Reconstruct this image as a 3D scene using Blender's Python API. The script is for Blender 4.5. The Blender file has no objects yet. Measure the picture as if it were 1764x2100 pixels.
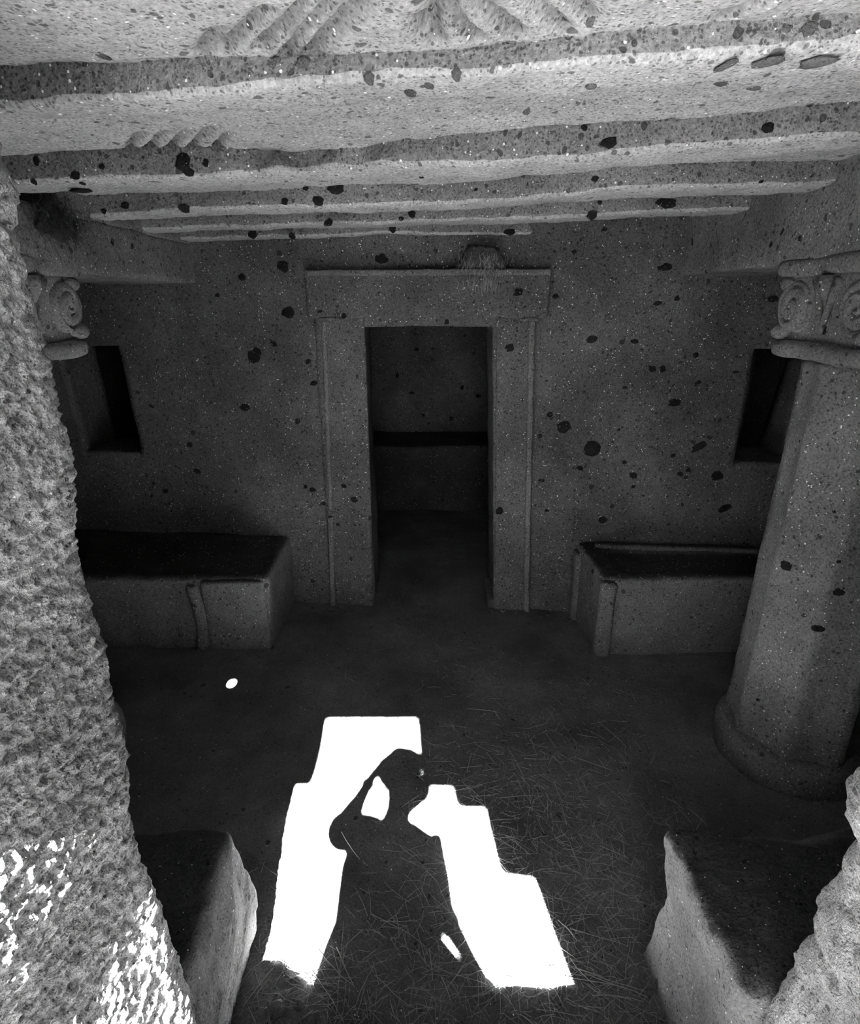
import bpy, bmesh, math, random
from mathutils import Vector, Matrix, noise

random.seed(7)
C = bpy.context.scene.collection
R = math.radians

# ---------------------------------------------------------------- camera, light, exposure
CAM_H, PITCH, FOC = 1.90, R(20), 1182.0          # eye height above the chamber floor, pitch, focal length in px of 1764
cam_d = bpy.data.cameras.new('camera'); cam = bpy.data.objects.new('camera', cam_d); C.objects.link(cam)
cam.location = (0, 0, CAM_H); cam.rotation_euler = (R(90) - PITCH, 0, 0)
cam_d.sensor_fit = 'HORIZONTAL'; cam_d.sensor_width = 24.0; cam_d.lens = 24.0 * FOC / 1764.0
cam_d.clip_start = 0.01; cam_d.clip_end = 200
bpy.context.scene.camera = cam

SUN = Vector((-0.053, 1.0, -0.942)).normalized()  # direction the sunlight travels
world = bpy.data.worlds.new('sky'); bpy.context.scene.world = world; world.use_nodes = True
bg = world.node_tree.nodes['Background']; bg.inputs[0].default_value = (1, 1, 1, 1); bg.inputs[1].default_value = 4.0
sd = bpy.data.lights.new('sun', 'SUN'); sun = bpy.data.objects.new('sun', sd); C.objects.link(sun)
sd.energy = 470.0; sd.angle = R(0.55)
sun.rotation_euler = SUN.to_track_quat('-Z', 'Y').to_euler(); sun.location = (0.3, -5, 6)
sc = bpy.context.scene
sc.view_settings.view_transform = 'Standard'; sc.view_settings.look = 'None'
sc.view_settings.gamma = 1.0; sc.view_settings.use_curve_mapping = False
sc.view_settings.exposure = 0.70
sc.cycles.max_bounces = 4; sc.cycles.diffuse_bounces = 4; sc.cycles.use_adaptive_sampling = False; sc.cycles.use_denoising = True
sc.cycles.sample_clamp_indirect = 0.0; sc.cycles.caustics_reflective = False; sc.cycles.caustics_refractive = False

# ---------------------------------------------------------------- measuring helpers (photo pixel -> world point on a known surface)
cP, sP = math.cos(PITCH), math.sin(PITCH)
def ray(u, v):
    a = (u - 882) / FOC; b = (v - 1050) / FOC
    return Vector((a, cP - b * sP, -(sP + b * cP)))
def on_z(u, v, zf):
    r = ray(u, v); x = 0.0
    for _ in range(30):
        z = zf(x) if callable(zf) else zf
        t = (z - CAM_H) / r.z; x = r.x * t
    return Vector((r.x * t, r.y * t, z))
def on_y(u, v, Y):
    r = ray(u, v); t = Y / r.y; return Vector((r.x * t, Y, CAM_H + r.z * t))

# ---------------------------------------------------------------- materials
def mat_rock(name, base, clast=0.5, speck=0.5, bump=0.5, scale=1.0, fine=1.0, stains_shade=None, blotch=0.35, rough=0.95, top_shade=False):
    m = bpy.data.materials.new(name); m.use_nodes = True
    nt = m.node_tree; N = nt.nodes; L = nt.links
    bs = N['Principled BSDF']; bs.inputs['Roughness'].default_value = rough
    bs.inputs['Specular IOR Level'].default_value = 0.15
    geo = N.new('ShaderNodeNewGeometry')
    def nz(s, d=6, r=0.6):
        n = N.new('ShaderNodeTexNoise'); n.inputs['Scale'].default_value = s * scale
        n.inputs['Detail'].default_value = d; n.inputs['Roughness'].default_value = r
        L.new(geo.outputs['Position'], n.inputs['Vector']); return n
    def math_(op, a, b=None, c=None, clamp=False):
        n = N.new('ShaderNodeMath'); n.operation = op; n.use_clamp = clamp
        for i, v in enumerate((a, b, c)):
            if v is None: continue
            if isinstance(v, (int, float)): n.inputs[i].default_value = v
            else: L.new(v, n.inputs[i])
        return n.outputs[0]
    def ramp(f, lo, hi, a=0.0, b=1.0):
        n = N.new('ShaderNodeMapRange'); n.inputs['From Min'].default_value = lo; n.inputs['From Max'].default_value = hi
        n.inputs['To Min'].default_value = a; n.inputs['To Max'].default_value = b; L.new(f, n.inputs['Value']); return n.outputs[0]
    # warped position for irregular clasts
    wn = nz(14, 2); wv = N.new('ShaderNodeVectorMath'); wv.operation = 'SCALE'; wv.inputs['Scale'].default_value = 0.035
    L.new(wn.outputs['Color'], wv.inputs[0])
    wa = N.new('ShaderNodeVectorMath'); wa.operation = 'ADD'; L.new(geo.outputs['Position'], wa.inputs[0]); L.new(wv.outputs[0], wa.inputs[1])
    def vor(s, vec=None, rnd=1.0):
        n = N.new('ShaderNodeTexVoronoi'); n.inputs['Scale'].default_value = s * scale
        n.inputs['Randomness'].default_value = rnd
        L.new(vec or geo.outputs['Position'], n.inputs['Vector']); return n
    def spots(s, size, keep, vec):
        v = vor(s, vec)
        sep = N.new('ShaderNodeSeparateColor'); L.new(v.outputs['Color'], sep.inputs[0])
        # size varies per cell, only a share of the cells carries a clast
        sz = math_('MULTIPLY', sep.outputs[1], size)
        on = math_('LESS_THAN', sep.outputs[0], keep)
        inside = ramp(math_('SUBTRACT', sz, v.outputs['Distance']), -0.03, 0.03)
        return math_('MULTIPLY', inside, on)
    big = nz(1.7, 2, 0.55); mid = nz(11, 4, 0.75); fin = nz(120 * fine, 3, 0.75)
    val = math_('MULTIPLY', ramp(big.outputs[0], 0.3, 0.7, 1 - blotch, 1 + blotch), base)
    val = math_('MULTIPLY', val, ramp(mid.outputs[0], 0.25, 0.75, 0.78, 1.2))
    val = math_('MULTIPLY', val, ramp(fin.outputs[0], 0.3, 0.7, 0.6, 1.45))
    sp1 = spots(22, 0.40, 0.05 * clast, wa.outputs[0]); sp2 = spots(60, 0.48, 0.22 * clast, wa.outputs[0]); sp3 = spots(170, 0.62, 0.6 * clast, wa.outputs[0])
    dark = math_('MAXIMUM', math_('MULTIPLY', sp1, 0.68), math_('MAXIMUM', math_('MULTIPLY', sp2, 0.65), math_('MULTIPLY', sp3, 0.55)))
    val = math_('MULTIPLY', val, math_('SUBTRACT', 1.0, dark))
    wsm = spots(150, 0.50, 0.06 * speck, geo.outputs['Position'])
    if name == 'tufa_ceiling':
        an = N.new('ShaderNodeAttribute'); an.attribute_name = 'stroke'
        val = math_('MULTIPLY', val, math_('SUBTRACT', 1.0, math_('MULTIPLY', an.outputs['Fac'], .62)))
    if top_shade:      # shade painted into the colour of upward faces
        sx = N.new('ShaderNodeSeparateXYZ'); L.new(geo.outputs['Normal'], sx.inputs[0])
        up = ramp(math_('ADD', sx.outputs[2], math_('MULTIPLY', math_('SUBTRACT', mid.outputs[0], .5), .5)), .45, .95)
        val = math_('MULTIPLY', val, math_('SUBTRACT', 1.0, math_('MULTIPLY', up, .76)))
    if stains_shade:
        for (c, rx, ry, amt) in stains_shade:      # soot and guano round the nest, and a painted shadow band over the lintel
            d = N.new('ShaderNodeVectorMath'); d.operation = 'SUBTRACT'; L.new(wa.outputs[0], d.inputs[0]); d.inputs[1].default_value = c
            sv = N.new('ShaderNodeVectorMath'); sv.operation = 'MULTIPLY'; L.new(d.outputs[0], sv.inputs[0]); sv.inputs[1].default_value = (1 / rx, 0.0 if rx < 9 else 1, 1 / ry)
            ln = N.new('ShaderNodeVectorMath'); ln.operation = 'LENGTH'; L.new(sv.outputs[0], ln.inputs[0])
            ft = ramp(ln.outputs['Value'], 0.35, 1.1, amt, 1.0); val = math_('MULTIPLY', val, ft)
    val = math_('ADD', val, math_('MULTIPLY', wsm, 0.65), None, clamp=True)
    cc = N.new('ShaderNodeCombineColor')
    for i in range(3): L.new(val, cc.inputs[i])
    L.new(cc.outputs[0], bs.inputs['Base Color'])
    h = math_('ADD', math_('MULTIPLY', mid.outputs[0], 0.9), math_('MULTIPLY', fin.outputs[0], 0.30))
    h = math_('ADD', h, math_('MULTIPLY', nz(42, 3, 0.7).outputs[0], 0.55))
    h = math_('SUBTRACT', h, math_('MULTIPLY', sp2, 0.28))
    b = N.new('ShaderNodeBump'); b.inputs['Strength'].default_value = bump; b.inputs['Distance'].default_value = 0.02
    L.new(h, b.inputs['Height']); L.new(b.outputs[0], bs.inputs['Normal'])
    return m

def mat_plain(name, base, rough=0.8, var=0.15, s=30, bump=0.1):
    m = bpy.data.materials.new(name); m.use_nodes = True; nt = m.node_tree; N = nt.nodes; L = nt.links
    bs = N['Principled BSDF']; bs.inputs['Roughness'].default_value = rough
    n = N.new('ShaderNodeTexNoise'); n.inputs['Scale'].default_value = s
    tc = N.new('ShaderNodeTexCoord'); L.new(tc.outputs['Object'], n.inputs['Vector'])
    mr = N.new('ShaderNodeMapRange'); mr.inputs['To Min'].default_value = base * (1 - var); mr.inputs['To Max'].default_value = base * (1 + var)
    L.new(n.outputs[0], mr.inputs['Value']); cc = N.new('ShaderNodeCombineColor')
    for i in range(3): L.new(mr.outputs[0], cc.inputs[i])
    L.new(cc.outputs[0], bs.inputs['Base Color'])
    b = N.new('ShaderNodeBump'); b.inputs['Strength'].default_value = bump; b.inputs['Distance'].default_value = 0.01
    L.new(n.outputs[0], b.inputs['Height']); L.new(b.outputs[0], bs.inputs['Normal'])
    return m

M = {}
M['wall'] = mat_rock('tufa_wall', 0.108, clast=1.15, speck=0.9, bump=0.45, stains_shade=[((0.30, 0, 2.115), 0.21, 0.075, 0.15), ((0.10, 0, 2.095), 0.50, 0.03, 0.4)])  # the second, wide flat ellipse is the lintel's shadow painted in
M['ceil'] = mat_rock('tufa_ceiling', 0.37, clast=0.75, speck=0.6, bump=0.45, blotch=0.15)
M['arch'] = mat_rock('tufa_architrave', 0.19, clast=0.9, speck=0.7, bump=0.6)
M['hewn_shade'] = mat_rock('tufa_hewn_shade_face', 0.22, clast=1.0, speck=0.7, bump=0.9, blotch=.25)
M['pillar'] = mat_rock('tufa_pillar', 0.17, clast=0.6, speck=0.9, bump=0.5)
M['bed'] = mat_rock('tufa_bed', 0.15, clast=0.7, speck=0.7, bump=0.4, top_shade=True)
M['jamb'] = mat_rock('tufa_jamb', 0.29, clast=0.6, speck=0.2, bump=1.0, scale=1.6, fine=1.1)
M['block'] = mat_rock('tufa_block', 0.19, clast=0.5, speck=0.3, bump=0.8, scale=1.4, top_shade=True)
M['earth'] = mat_rock('earth_floor', 0.112, clast=0.25, speck=0.12, bump=0.45, scale=1.3)
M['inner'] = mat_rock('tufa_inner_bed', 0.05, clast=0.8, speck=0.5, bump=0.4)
M['outside'] = mat_rock('outside_ground', 0.055, clast=0.3, speck=0.1, bump=0.4)
M['inclusion'] = mat_rock('dark_scoria', 0.018, clast=0.1, speck=0.6, bump=1.0, scale=2.0)
M['inclusion_grey'] = mat_rock('grey_scoria', 0.12, clast=0.1, speck=0.4, bump=0.8, scale=2.0)
M['pale'] = mat_plain('pale_pumice', 0.62, 0.9)
M['straw'] = mat_plain('dry_straw', 0.33, 0.7, 0.35, 9)
M['nest'] = mat_rock('nest_mud', 0.085, clast=0.5, speck=0.9, bump=1.0, scale=2.5)
M['web'] = mat_plain('old_nest', 0.03, 1.0, 0.6, 60, 0.8)

# ---------------------------------------------------------------- mesh helpers
def nvec(p, layers):
    d = Vector((0, 0, 0))
    for s, a in layers:
        d += noise.noise_vector(p * s) * a
    return d
def link(name, verts, faces, m, parent=None, smooth=True, kind=None):
    me = bpy.data.meshes.new(name); me.from_pydata([tuple(v) for v in verts], [], faces); me.update()
    if smooth: me.polygons.foreach_set('use_smooth', [True] * len(me.polygons))
    me.materials.append(m)
    o = bpy.data.objects.new(name, me); C.objects.link(o)
    if parent: o.parent = parent
    if kind: o['kind'] = kind
    return o
def tag(o, label, cat=None, group=None):
    o['label'] = label
    if cat: o['category'] = cat
    if group: o['group'] = group
    return o
def empty(name, loc=(0, 0, 0)):
    o = bpy.data.objects.new(name, None); C.objects.link(o); o.location = loc; o.empty_display_size = 0.1
    return o
def steps(a, b, res): return max(1, int(math.ceil(abs(b - a) / res)))

def rbox(x0, x1, y0, y1, z0, z1, res=0.05, r=0.02, warp=None, amp=((3, 0.01), (14, 0.004)), V=None, F=None):
    """rounded, subdivided, noise-worn box; warp(p)->p before the noise"""
    V = [] if V is None else V; F = [] if F is None else F
    nx, ny, nz_ = steps(x0, x1, res), steps(y0, y1, res), steps(z0, z1, res)
    r = min(r, (x1 - x0) / 2.01, (y1 - y0) / 2.01, (z1 - z0) / 2.01)
    key = {}
    def vid(i, j, k):
        if (i, j, k) in key: return key[(i, j, k)]
        def ax(t, n, a, b):
            # denser rows near the edges so the rounding reads
            u = t / n; return a + (b - a) * u
        p = Vector((ax(i, nx, x0, x1), ax(j, ny, y0, y1), ax(k, nz_, z0, z1)))
        q = Vector((min(max(p.x, x0 + r), x1 - r), min(max(p.y, y0 + r), y1 - r), min(max(p.z, z0 + r), z1 - r)))
        d = p - q
        if d.length > 1e-9: p = q + d.normalized() * r
        if warp: p = warp(p)
        p = p + nvec(p, amp)
        V.append(p); key[(i, j, k)] = len(V) - 1
        return key[(i, j, k)]
    for i in range(nx):
        for j in range(ny):
            F.append((vid(i, j, 0), vid(i, j + 1, 0), vid(i + 1, j + 1, 0), vid(i + 1, j, 0)))
            F.append((vid(i, j, nz_), vid(i + 1, j, nz_), vid(i + 1, j + 1, nz_), vid(i, j + 1, nz_)))
    for i in range(nx):
        for k in range(nz_):
            F.append((vid(i, 0, k), vid(i + 1, 0, k), vid(i + 1, 0, k + 1), vid(i, 0, k + 1)))
            F.append((vid(i, ny, k), vid(i, ny, k + 1), vid(i + 1, ny, k + 1), vid(i + 1, ny, k)))
    for j in range(ny):
        for k in range(nz_):
            F.append((vid(0, j, k), vid(0, j, k + 1), vid(0, j + 1, k + 1), vid(0, j + 1, k)))
            F.append((vid(nx, j, k), vid(nx, j + 1, k), vid(nx, j + 1, k + 1), vid(nx, j, k + 1)))
    return V, F

def loft(rings, V=None, F=None, cap=True):
    V = [] if V is None else V; F = [] if F is None else F
    b = len(V); n = len(rings[0])
    for rg in rings: V.extend(rg)
    for k in range(len(rings) - 1):
        for i in range(n):
            a = b + k * n + i; c = b + k * n + (i + 1) % n
            F.append((a, c, c + n, a + n))
    if cap:
        F.append(tuple(b + i for i in range(n))[::-1]); F.append(tuple(b + (len(rings) - 1) * n + i for i in range(n)))
    return V, F

def tube(pts, rad, n=6, V=None, F=None):
    V = [] if V is None else V; F = [] if F is None else F
    rings = []
    for i, p in enumerate(pts):
        p = Vector(p); a = Vector(pts[max(0, i - 1)]); b = Vector(pts[min(len(pts) - 1, i + 1)])
        t = (b - a).normalized(); u = t.orthogonal().normalized(); w = t.cross(u)
        rr = rad[i] if isinstance(rad, (list, tuple)) else rad
        rings.append([p + (u * math.cos(2 * math.pi * k / n) + w * math.sin(2 * math.pi * k / n)) * rr for k in range(n)])
    return loft(rings, V, F)

# ================================================================ THE SETTING
WY = lambda x: 3.418 - 0.0765 * x                 # front face of the back wall (slightly askew)
ZB = lambda x: 2.243 + 0.02 * x                   # underside of the carved ceiling beams
ZC = lambda x: ZB(x) + 0.07                       # ceiling between the beams

# ---- floor: one sheet of trodden earth through all rooms, finer near the viewer
def floor_z(x, y):
    z = 0.02 * noise.noise(Vector((x * 1.3, y * 1.3, 5))) + 0.008 * noise.noise(Vector((x * 6, y * 6, 1)))
    z += 0.075 * math.exp(-(((x + 0.38) / 0.2) ** 2 + ((y - 1.0) / 0.16) ** 2))     # small heap of debris by the left block
    z += 0.03 * math.exp(-(((x - 0.45) / 0.25) ** 2 + ((y - 0.95) / 0.15) ** 2))
    near = 1.0 / (1.0 + math.exp((y - 1.25) * 8))
    z += near * 0.014 * noise.noise(Vector((x * 16, y * 16, 2))) + near * 0.010 * noise.noise(Vector((x * 40, y * 40, 3)))
    return z - 0.012
def sheet(name, xs, ys, f, m, kind='structure', parent=None, flip=False):
    V = []; F = []
    for y in ys:
        for x in xs: V.append(Vector((x, y, f(x, y))))
    n = len(xs)
    for j in range(len(ys) - 1):
        for i in range(n - 1):
            a = j * n + i; q = (a, a + 1, a + n + 1, a + n)
            F.append(q[::-1] if flip else q)
    return link(name, V, F, m, parent, kind=kind)
def rng(a, b, s): n = steps(a, b, s); return [a + (b - a) * i / n for i in range(n + 1)]
floor = sheet('floor', rng(-2.7, -1.2, .1)[:-1] + rng(-1.2, 1.3, .016)[:-1] + rng(1.3, 2.7, .1), rng(0.78, 2.7, .016)[:-1] + rng(2.7, 6.3, .06), floor_z, M['earth'])
tag(floor, 'dark trodden earth floor of the chamber, strewn with straw')

# ---- back wall with door opening and two tapering windows
def wall_holes(name, zrows, cols, holes, yf, thick, m, amp):
    """cols: list of functions z->x ; zrows: list of z ; holes: set of (col,row)"""
    V = []; F = []; key = {}
    res = 0.03
    nc = [steps(cols[i](1), cols[i + 1](1), res) for i in range(len(cols) - 1)]
    nr = [steps(zrows[i], zrows[i + 1], res) for i in range(len(zrows) - 1)]
    def vid(ci, i, ri, k, d):
        if i == nc[ci]: ci, i = ci + 1, 0
        if k == nr[ri]: ri, k = ri + 1, 0
        kk = (ci, i, ri, k, d)
        if kk in key: return key[kk]
        z = zrows[ri] + ((zrows[ri + 1] - zrows[ri]) * k / nr[ri] if k else 0)
        x = cols[ci](z) + ((cols[ci + 1](z) - cols[ci](z)) * i / nc[ci] if i else 0)
        p = Vector((x, yf(x) + thick * d / 6.0, z)); p += nvec(p, amp)
        V.append(p); key[kk] = len(V) - 1; return key[kk]
    H = lambda c, r: (c, r) in holes or c < 0 or r < 0 or c >= len(nc) or r >= len(nr)
    for c in range(len(nc)):
        for r in range(len(nr)):
            if (c, r) in holes: continue
            for i in range(nc[c]):
                for k in range(nr[r]):
                    F.append((vid(c, i, r, k, 0), vid(c, i + 1, r, k, 0), vid(c, i + 1, r, k + 1, 0), vid(c, i, r, k + 1, 0)))
                    F.append((vid(c, i, r, k, 6), vid(c, i, r, k + 1, 6), vid(c, i + 1, r, k + 1, 6), vid(c, i + 1, r, k, 6)))
            for d in range(6):
                for k in range(nr[r]):
                    if H(c - 1, r): F.append((vid(c, 0, r, k, d), vid(c, 0, r, k + 1, d), vid(c, 0, r, k + 1, d + 1), vid(c, 0, r, k, d + 1)))
                    if H(c + 1, r): F.append((vid(c, nc[c], r, k, d), vid(c, nc[c], r, k, d + 1), vid(c, nc[c], r, k + 1, d + 1), vid(c, nc[c], r, k + 1, d)))
                for i in range(nc[c]):
                    if H(c, r - 1): F.append((vid(c, i, r, 0, d), vid(c, i, r, 0, d + 1), vid(c, i + 1, r, 0, d + 1), vid(c, i + 1, r, 0, d)))
                    if H(c, r + 1): F.append((vid(c, i, r, nr[r], d), vid(c, i + 1, r, nr[r], d), vid(c, i + 1, r, nr[r], d + 1), vid(c, i, r, nr[r], d + 1)))
    return link(name, V, F, m, kind='structure')
L2 = lambda za, xa, zb, xb: (lambda z: xa + (xb - xa) * (z - za) / (zb - za))
cols = [lambda z: -2.6, L2(.965, -2.19, 1.657, -2.24), L2(.968, -1.825, 1.654, -1.854), L2(0, -.372, 1.77, -.392),
        L2(0, .425, 1.77, .352), L2(1.04, 1.780, 1.668, 1.787), L2(1.04, 2.13, 1.668, 2.22), lambda z: 2.6]
rows = [-0.06, 1.0, 1.66, 1.77, 2.42]
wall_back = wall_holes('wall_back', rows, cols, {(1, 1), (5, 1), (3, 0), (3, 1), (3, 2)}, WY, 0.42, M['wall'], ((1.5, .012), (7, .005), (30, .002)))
tag(wall_back, 'dark pitted tufa back wall with a central doorway and two window openings')

# ---- the carved door surround
door_1 = empty('door_1', (0.02, WY(0), 0)); door_1['kind'] = 'structure'
def on_wall(pts):  # warp: y given as depth in front of the wall (negative = proud)
    def w(p):
        return Vector((p.x, WY(p.x) + p.y, p.z))
    return w
inv = Matrix.Translation(-door_1.location)
def dchild(name, V, F, m=None, parent=door_1, **k):
    return link(name, [v - parent.location for v in V], F, m or M['wall'], parent, **k)
V, F = rbox(-.692, .648, -.045, .06, 1.815, 2.068, .02, .012, on_wall(0), ((8, .004), (30, .002)))
o = dchild('door_lintel', V, F); tag(o, 'raised flat lintel panel with projecting ears')
V, F = rbox(-.690, .646, -.062, .02, 2.035, 2.070, .015, .012, on_wall(0), ((8, .004), (30, .002)))
dchild('lintel_moulding', V, F, M['bed'])
V, F = rbox(-.63, -.50, -.050, .02, 1.800, 1.822, .015, .008, on_wall(0), ((8, .003), (30, .002))); dchild('lintel_ear', V, F)
V, F = rbox(.50, .60, -.050, .02, 1.800, 1.822, .015, .008, on_wall(0), ((8, .003), (30, .002))); dchild('lintel_ear', V, F)
def taper(xa, xb, w):      # panel whose centre line runs from xa at the floor to xb at the lintel
    def f(p):
        t = min(max(p.z / 1.81, 0), 1); x = xa + (xb - xa) * t + p.x
        return Vector((x, WY(x) + p.y, p.z))
    return f
V, F = rbox(-.145, .145, -.022, .05, -.04, 1.83, .022, .008, taper(-.52, -.515, 0), ((2, .006), (12, .004), (30, .002))); dchild('jamb_panel', V, F)
V, F = rbox(-.105, .105, -.022, .05, -.04, 1.83, .022, .008, taper(.535, .475, 0), ((2, .006), (12, .004), (30, .002))); dchild('jamb_panel', V, F)
V, F = rbox(-.018, .018, -.046, .03, -.04, .62, .011, .014, taper(-.652, -.60, 0), ((5, .004), (20, .003))); o = dchild('jamb_moulding', V, F, M['bed'])
V, F = rbox(-.014, .014, -.038, .03, .66, 1.80, .011, .012, taper(-.652, -.60, 0), ((5, .004), (20, .003))); o = dchild('jamb_moulding', V, F, M['bed'])
V, F = rbox(-.018, .018, -.046, .03, -.04, 1.81, .011, .014, taper(.632, .562, 0), ((5, .004), (20, .003))); o = dchild('jamb_moulding', V, F, M['bed'])
V, F = rbox(-.46, -.39, .0, .34, -.05, .045, .02, .02, on_wall(0), ((8, .008), (30, .004))); dchild('door_sill_edge', V, F, M['earth'])
V, F = rbox(.385, .46, .0, .34, -.05, .045, .02, .02, on_wall(0), ((8, .008), (30, .004))); dchild('door_sill_edge', V, F, M['earth'])

# ---- the windows: a dark cell behind each, a worn sill lip
def window(name, x0, x1, z0, z1, label):
    w = empty(name, ((x0 + x1) / 2, WY((x0 + x1) / 2) + .42, z0)); w['kind'] = 'structure'
    V = []; F = []
    y0 = WY((x0 + x1) / 2) + .40
    for a in (rbox(x0 - .5, x1 + .5, y0 + .9, y0 + 1.0, z0 - .5, z1 + .4, .1, .01), rbox(x0 - .5, x0 - .4, y0, y0 + 1, z0 - .5, z1 + .4, .1, .01),
              rbox(x1 + .4, x1 + .5, y0, y0 + 1, z0 - .5, z1 + .4, .1, .01), rbox(x0 - .5, x1 + .5, y0, y0 + 1, z0 - .6, z0 - .5, .1, .01),
              rbox(x0 - .5, x1 + .5, y0, y0 + 1, z1 + .4, z1 + .5, .1, .01)):
        b = len(V); V += a[0]; F += [tuple(i + b for i in f) for f in a[1]]
    o = link('window_cell', [v - w.location for v in V], F, M['wall'], w)
    V, F = rbox(x0 + .01, x1 - .01, -.012, .40, z0 - .03, z0 + .022, .02, .018, on_wall(0), ((8, .006), (30, .003)))
    o = link('window_sill', [v - w.location for v in V], F, M['wall'], w)
    tag(w, label)
window('window_1', -2.25, -1.83, .99, 1.657, 'black tapering window opening left of the doorway')
window('window_2', 1.78, 2.16, 1.0, 1.668, 'black tapering window opening beside the right pillar')

# ---- ceiling: flat worn tufa with radiating chisel grooves, beams left standing
grooves = []
def gr(px, w, d, z=2.31):
    a, b = on_z(px[0], px[1], z), on_z(px[2], px[3], z); a = a + (b - a).normalized() * .02; grooves.append((a.x, a.y, b.x, b.y, w, d))
for px in [(415, 112, 448, 48), (455, 108, 545, 8), (518, 105, 640, -10), (575, 112, 680, 10), (625, 112, 740, 5),
           (870, 78, 925, 10), (905, 92, 860, 30), (990, 92, 895, 5), (1075, 82, 955, -12), (1165, 78, 1085, -5), (1215, 55, 1160, -20), (1450, 60, 1560, 15)]:
    gr(px, .014, .022, 2.285)
for px in [(262, 297, 290, 266), (298, 303, 342, 266), (340, 303, 388, 263), (385, 305, 432, 257), (438, 303, 472, 266)]:
    gr(px, .014, .020)
def ceil_z(x, y):
    z = ZC(x) - .032 / (1 + math.exp((y - 1.22) * 22)) + .012 * noise.noise(Vector((x * 2, y * 2, 9))) + .005 * noise.noise(Vector((x * 12, y * 12, 4))) + .003 * noise.noise(Vector((x * 40, y * 40, 4)))
    for (ax, ay, bx, by, w, d) in grooves:
        if min(ax, bx) - .08 < x < max(ax, bx) + .08 and min(ay, by) - .08 < y < max(ay, by) + .08:
            dx, dy = bx - ax, by - ay; t = max(0, min(1, ((x - ax) * dx + (y - ay) * dy) / (dx * dx + dy * dy)))
            q = math.hypot(x - ax - t * dx, y - ay - t * dy) / w
            z += d * math.exp(-q * q * 1.2) * (1 if q < 2.2 else 0)
    return z
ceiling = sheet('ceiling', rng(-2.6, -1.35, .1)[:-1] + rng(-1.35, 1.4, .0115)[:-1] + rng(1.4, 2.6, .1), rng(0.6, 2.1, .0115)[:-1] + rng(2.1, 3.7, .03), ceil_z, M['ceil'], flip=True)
# the chisel strokes bite into rougher, darker rock: a per-vertex mask of the strokes
at = ceiling.data.attributes.new('stroke', 'FLOAT', 'POINT')
for i, v in enumerate(ceiling.data.vertices):
    c = v.co; m_ = 0.0
    if c.y < 2.0 and abs(c.x) < 1.4:
        for (ax, ay, bx, by, w, d) in grooves:
            dx, dy = bx - ax, by - ay; t = max(0, min(1, ((c.x - ax) * dx + (c.y - ay) * dy) / (dx * dx + dy * dy)))
            q = math.hypot(c.x - ax - t * dx, c.y - ay - t * dy) / (w * (1.05 + .6 * noise.noise(c * 22)))
            m_ = max(m_, (1 - .45 * t) * math.exp(-(q ** 4)))
    at.data[i].value = m_
tag(ceiling, 'pale chiselled tufa ceiling carved into transverse beams')
V, F = rbox(-2.8, 2.8, .6, 6.4, 2.46, 2.9, .4, .01); link('roof_rock', V, F, M['ceil'], ceiling)

def edge(pts):
    P = [on_z(u, v, ZB) for u, v in pts]
    def f(x):
        if x <= P[0].x: a, b = P[0], P[-1]
        elif x >= P[-1].x: a, b = P[0], P[-1]
        else:
            for a, b in zip(P, P[1:]):
                if a.x <= x <= b.x: break
            return a.y + (b.y - a.y) * (x - a.x) / (b.x - a.x)
        k = (b.y - a.y) / (b.x - a.x); q = P[0] if x <= P[0].x else P[-1]
        return q.y + k * (x - q.x)
    return f
beams = [
    ([(390, 490), (1420, 467)], None),
    ([(310, 470), (500, 466), (900, 457), (1264, 441), (1480, 429)], [(310, 477), (500, 474), (900, 467), (1264, 451), (1440, 441)]),
    ([(200, 443), (500, 429), (900, 421), (1264, 393), (1690, 376)], [(200, 454), (500, 443), (900, 433), (1264, 414), (1640, 395)]),
    ([(100, 374), (500, 357), (750, 346), (1000, 335), (1264, 314), (1764, 280)], [(100, 400), (500, 384), (750, 376), (1000, 368), (1264, 346), (1764, 312)]),
    ([(100, 220), (300, 198), (500, 180), (1000, 156), (1264, 128), (1700, 95)], [(100, 262), (500, 232), (1000, 212), (1264, 190), (1700, 160)]),
]
for bi, (ne, fa) in enumerate(beams):
    fn = edge(ne); ff = edge(fa) if fa else (lambda x: WY(x) + .05)
    x1 = 1.42
    def wp(p, fn=fn, ff=ff, bi=bi):
        t = p.y; y = fn(p.x) + (ff(p.x) - fn(p.x)) * t
        z = ZB(p.x) + p.z
        return Vector((p.x, y, z))
    # unit-depth box: y runs 0..1 and is stretched between the two measured edges
    V = []; F = []
    nx = steps(-1.42, x1, .012); prof = [(0, .11), (0, .06), (0, .03), (.0, .012), (.05, .003), (.14, 0), (.3, 0), (.5, 0), (.7, 0), (.88, .001), (.96, .006), (1, .015), (1, .05), (1, .11)]
    rings = []
    for i in range(nx + 1):
        x = -1.42 + (x1 + 1.42) * i / nx; rg = []
        for t, z in prof:
            p = wp(Vector((x, t, z)))
            p += nvec(p, ((2.5, .010), (9, .006), (34, .0035)))
            # the third beam is broken away in its middle
            if bi == 3:
                g = math.exp(-((p.x + .33) / .22) ** 2) ; p.y += .10 * g * (1 - t) * (1 + .6 * noise.noise(p * 14)); p.z += .02 * g * (1 - t)
            if bi == 0: p.z -= .016 * min(max((p.x + .4) / 1.2, 0), 1)
            rg.append(p)
        rings.append(rg)
    loft(rings, V, F)
    F = [f[::-1] for f in F]
    bo = link('ceiling_beam', V, F, M['ceil'], ceiling); bo.data.materials.append(M['hewn_shade'])
    for pg in bo.data.polygons:       # the sides are cut rougher, and their shade is painted as a darker tone
        if pg.index % len(prof) in (0, 1, 2, 11, 12, 13): pg.material_index = 1

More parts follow.
